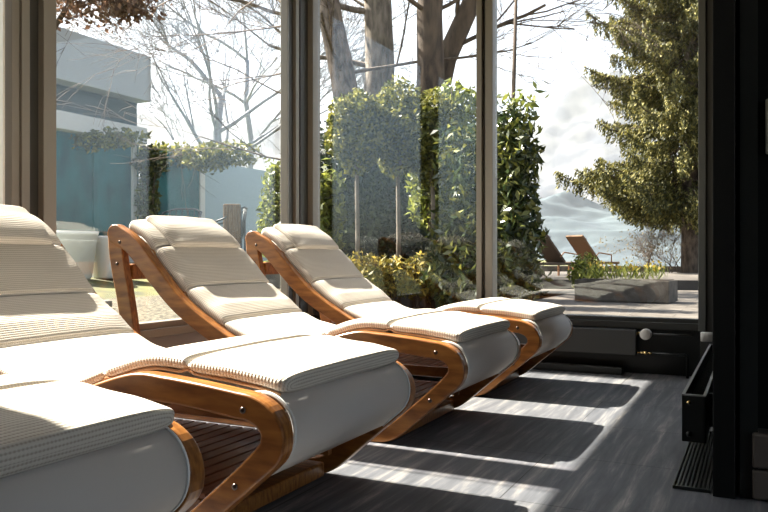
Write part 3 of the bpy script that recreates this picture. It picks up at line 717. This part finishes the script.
# dark branches reaching in from the top of the left pane
t = empty('overhanging_branch', at(310, 9.0), 0, label='thin dark twiggy tree whose branches reach across the left pane', cat='tree')
b = MB(); b.tube([(0,0,0),(.03,0,1.8),(0,.1,4.2)], [.05,.045,.03], 8); b.build('trunk', BARKD, t, True)
b = MB(); rs = random.Random(3)
for z in (1.9,2.6,3.1,3.6,4.1): limb(b, (0,.05,z), (-1,rs.uniform(-.3,.2),rs.uniform(-.05,.25)), 1.5, .016, 3, gravity=-.02, spread=.7, rs=rs, minr=.0035)
b.build('branches', BARKD, t, True)
# copper leaves, top left
t = empty('copper_beech', at(88, 13.0), 0, label='copper-leaved tree crown above the pale fascia at top left', cat='tree')
P = np.concatenate([blob_points(2600, (0,0,zat(-18,13)), (1.3,1.1,.72), .6, .3), blob_points(700, (.9,0,zat(12,13)), (.5,.5,.3), .7, .3)])
U, V = leaf_axes(len(P), .06, .6); quads_mesh('foliage', P, U, V, COPPER, t)
b = MB(); b.tube([(-2.6,.4,0),(-2.5,.3,2.5),(-1.8,.2,4.2),(-.3,0,5.4)], [.13,.11,.08,.03], 10); b.build('trunk', BARKD, t, True)

# ---- pavilion on the left
TEAL = mat('teal_glass', (.02,.115,.15), .35, spec=.25); noise_col(TEAL, (.001,.05,.07), (.008,.17,.20), (1,1,.6), 1.5, 5, .3, .7)
PALEB = mat('pale_blue_glass', (.30,.40,.47), .3)
WHT = mat('white_render', (.62,.62,.61), .8); GREYF = mat('grey_fascia', (.42,.45,.47), .7); DSTR = mat('dark_glazing', (.05,.08,.09), .15)
XP = -14.0
def ywall(u): r = (u-384)/FPX; s, c = math.sin(YAW), math.cos(YAW); return XP/(-s+r*c)*(c+r*s)
def dwall(u): r = (u-384)/FPX; s, c = math.sin(YAW), math.cos(YAW); return XP/(-s+r*c)
y0, y1, y2, y3 = ywall(10), ywall(137), ywall(200), ywall(266)
zz = lambda v: zat(v, dwall(57))
t = empty('pavilion', (XP, 0, 0), label='glass-fronted pavilion with white bands and grey fascia at the left', cat='building')
MB().box(-5, -.05, y0, y1, 0, zz(131)).build('body', DSTR, t)
MB().box(-.02, .06, y0, y1, 1.0, zz(131)).build('glass_front', TEAL, t)
MB().box(-5, .35, y0, y1+.01, zz(131), zz(113)).build('lower_band', WHT, t, bevel=.02)
MB().box(-5, .0, y0, y1, zz(113), zz(84)).build('clerestory', DSTR, t)
MB().box(-5, .45, y0, y1+.02, zz(84), zz(33)).build('roof_fascia', GREYF, t, bevel=.02)
MB().box(-.05, .10, y0, y1, 0, 1.0).build('plinth', WHT, t)
for u in (92, 131): yy = ywall(u); MB().box(.06, .14, yy-.06, yy+.06, 0, zz(131)).build('post', WHT if u > 100 else TEAL, t)
t = empty('glass_screen', (XP, 0, 0), label='tall teal and pale blue glass windscreen running on from the pavilion', cat='screen')
zt = zat(152, dwall(170))
MB().box(0, .05, y1+.35, y2-.1, 0, zt).build('teal_panel', TEAL, t)
MB().box(0, .05, y2+.1, y3, 0, zat(165, dwall(230))).build('pale_panel', PALEB, t)
MB().box(-.05, .1, y2-.1, y2+.1, 0, zt).build('post', WHT, t)
MB().box(-.05, .1, y1+.33, y1+.5, 0, zt).build('post', DSTR, t)
shrub('climbing_ivy', at(148, dwall(148)-.5), [(0,0,2.2,.30,.3,1.2),(.1,0,3.1,.5,.4,.4)], 1800, LAUREL, .08, .5, 'ivy column climbing between the pavilion and the glass windscreen', cat='ivy')
shrub('hedge_bush', at(195, dwall(195)-1.0), [(-1.6,0,zat(143,18),1.6,.4,.35),(.6,0,zat(148,18),1.5,.4,.40)], 2400, BALL, .08, .5, 'loose green hedge top showing above the teal glass windscreen', stem=False)
shrub('hedge_bush', at(275, 18), [(0,0,1.6,.42,.4,1.4),(.1,0,2.7,.3,.3,.4)], 1800, LIGHTL, .08, .5, 'narrow green bush left of the corner post')
shrub('trailing_greenery', at(88, dwall(88)-.6), [(-1.2,0,zz(136),1.0,.3,.22),(.6,0,zz(140),1.2,.3,.22)], 1400, BALL, .07, .5, 'green creeper trailing along the pavilion\'s lower white band', cat='creeper', stem=False)
# white planters
def pot(loc, r, h, lab):
    t = empty('round_planter', loc, 0, label=lab, cat='planter', group='white planters by the pavilion')
    MB().lathe([(0,.0),(r*.72,0),(r*.80,.04),(r*.98,h*.8),(r*1.04,h*.93),(r*1.06,h),(r*.95,h),(r*.93,h-.06),(0,h-.07)], n=32).build('bowl', WHT, t, True)
    MB().lathe([(r*.0,h-.065),(r*.93,h-.065)], n=32).build('soil', bpy.data.materials['soil'], t); return t
pt = at(72, 12.6); pt.z = lawn_z(pt.x); pot(pt, .40, .80, 'large white round planter nearest the left post')
pt = at(108, 13.2); pt.z = lawn_z(pt.x); pot(pt, .32, .74, 'white round planter just left of the middle lounger\'s headrest')
# stone blocks on the lawn
for i, (u, dd, lab) in enumerate(((97, 9.6, 'pale stone block on the lawn, left of the middle lounger\'s rear leg'), (112, 8.0, 'pale stone block low behind the middle lounger\'s rear leg'))):
    o = tag(MB().box(-.16,.16,-.12,.12,0,.10).build('stone_block', noise_col(mat('pale_stone', (.5,.46,.4), .9), (.16,.15,.13), (.26,.24,.20), ns=5), bevel=.03), lab, 'stone', 'stone blocks on the lawn')
    o.location = at(u, dd); o.location.z = lawn_z(o.location.x); o.rotation_euler = (0,0,.3*i)
# metal garden chairs
CH = mat('dark_metal_chair', (.02,.03,.04), .4)
def garden_chair(loc, rz, lab, throw=False):
    t = empty('garden_chair', loc, rz, label=lab, cat='chair', group='metal garden chairs outside the left pane')
    MB().box(-.24,.24,-.24,.24,.43,.46).build('seat', CH, t, bevel=.01)
    MB().tube([(-.30,-.20,.66),(-.34,0,.72),(-.30,.20,.86),(-.16,.30,.92),(.16,.30,.92),(.30,.20,.86),(.34,0,.72),(.30,-.20,.66)], .016, 8).build('back_rail', CH, t, True)
    for x in (-.15,-.05,.05,.15): MB().tube([(x,.24,.46),(x,.30,.91)], .008, 6).build('spindle', CH, t, True)
    for x in (-.30,.30):
        MB().tube([(x,-.20,0),(x,-.20,.66)], .013, 6).build('leg', CH, t, True); MB().tube([(x*.8,.26,0),(x*.8,.26,.88)], .013, 6).build('leg', CH, t, True)
    return t
pz = .60
o = tag(MB().box(-2.6,1.7,-.9,1.2,0,pz).build('stone_platform', bpy.data.materials['pale_stone'], bevel=.02), 'low pale stone platform under the two metal armchairs by the pavilion', 'platform'); o.location = at(205, 15); o.rotation_euler = (0,0,math.radians(30))
for u, dd, rz, lab in ((178, 15.0, 20, 'dark metal armchair outside, above the middle lounger\'s pillow'), (226, 15.0, -60, 'dark metal armchair outside with a brown throw, left of the farthest lounger')):
    c = garden_chair(at(u, dd, pz), math.radians(rz), lab); c.scale = (1.3, 1.3, 1.25)
o = tag(MB().box(-.17,.17,-.04,.05,.0,.78).build('throw_blanket', noise_col(mat('brown_throw', (.3,.19,.11), .95), (.09,.055,.03), (.22,.14,.08), (30,30,2), 1.5, 3, bump=.6), bevel=.03), 'brown striped throw hung over the back of the right metal armchair', 'blanket')
o.location = at(232, 14.6, pz+.42); o.rotation_euler = (0,0,math.radians(26))

# ---- spruce on the right
def spruce(loc, H, Rb, zlow, lab, seed=1):
    rs = random.Random(seed); t = empty('spruce_tree', loc, 0, label=lab, cat='tree')
    MB().tube([(0,0,0),(.05,0,H*.3),(-.05,0,H*.6),(0,0,H)], [.30,.25,.18,.03], 14).build('trunk', BARK, t, True)
    b = MB(); Ps = []; Us = []; Vs = []
    z = zlow
    while z < H*.97:
        f = (z-zlow)/(H-zlow); R = Rb*(1-f)**.6*rs.uniform(.55,1.1)+.2
        for k in range(rs.randint(4,6)):
            a = rs.uniform(0, 2*PI); R2 = R*rs.uniform(.62,1.0); pts = []
            for j in range(8):
                q = j/7; rr = R2*q; dz = -.42*R2*q + .34*R2*q*q*q + .05*math.sin(q*7+k)
                pts.append(Vector((math.cos(a+.15*q)*rr, math.sin(a+.15*q)*rr, z+dz)))
            b.tube(pts, [.05*(1-j/8)+.008 for j in range(8)], 5, cap=False)
            # hanging sprays
            ns = int(30*R2)
            for _ in range(ns):
                q = rs.uniform(.22, 1.0); j = min(6, int(q*7)); w_ = q*7-j; p = pts[j]*(1-w_)+pts[j+1]*w_
                side = rs.uniform(-1,1)*.34*(1.25-q); p = p+Vector((-math.sin(a)*side, math.cos(a)*side, 0))
                ln = rs.uniform(.12,.80)*(1.15-.4*q); m = max(3, int(ln/.045))
                for i2 in range(m):
                    h_ = i2/m*ln
                    c = p+Vector((rs.gauss(0,.035), rs.gauss(0,.035), -h_+.05)); d_ = Vector((rs.gauss(0,.55)+math.cos(a)*.4, rs.gauss(0,.55)+math.sin(a)*.4, -.75)).normalized()
                    s_ = d_.cross(Vector((rs.gauss(0,1),rs.gauss(0,1),rs.gauss(0,1)))).normalized(); kk = rs.uniform(.05,.10)
                    Ps.append(c); Us.append(s_*kk*.33); Vs.append(d_*kk)
        z += rs.uniform(.13,.25)
    b.build('branches', BARKD, t, True)
    print('spruce leaves', len(Ps))
    quads_mesh('needles', np.array([tuple(v) for v in Ps]), np.array([tuple(v) for v in Us]), np.array([tuple(v) for v in Vs]), SPRUCE, t)
    return t
spruce(at(690, 25.0), 23, 4.3, 2.6, 'tall drooping spruce tree on the terrace left of the dark pier', 3)
# twiggy budding shrub under the spruce
t = empty('twiggy_tree', at(650, 25.5), 0, label='small twiggy tree with pale buds under the spruce', cat='tree')
b = MB(); rs = random.Random(12)
for k in range(9): limb(b, (rs.uniform(-1.6,1.6),rs.uniform(-.3,.3),.0), (rs.uniform(-.6,.6),rs.uniform(-.3,.3),1), .95, .022, 4, gravity=.0, spread=.8, rs=rs, minr=.004)
o = b.build('branches', noise_col(mat('twig_bark', (.3,.22,.16), .9), (.08,.058,.04), (.18,.13,.095)), t, True)
P = blob_points(800, (.0,0,1.1), (1.7,.6,.9), .7, .3); U, V = leaf_axes(len(P), .035, .7); quads_mesh('buds', P, U, V, leaf_mat('bud', (.14,.11,.06), (.28,.22,.12)), t)
# hanging bare twigs, top of right pane
t = empty('hanging_twigs', at(512, 15.0), 0, label='slender bare tree behind the laurel with thin twigs against the sky', cat='tree')
b = MB(); b.tube([(0,0,0),(0,0,3.0),(.1,0,6.5)], [.06,.05,.03], 8).build('trunk', BARKD, t, True)
b = MB(); rs = random.Random(5)
for z in (5.4,5.9,6.3): limb(b, (.05,0,z), (1,rs.uniform(-.3,.3),.1), 1.7, .014, 3, gravity=-.06, spread=.6, rs=rs, minr=.004)
b.build('branches', BARKD, t, True)
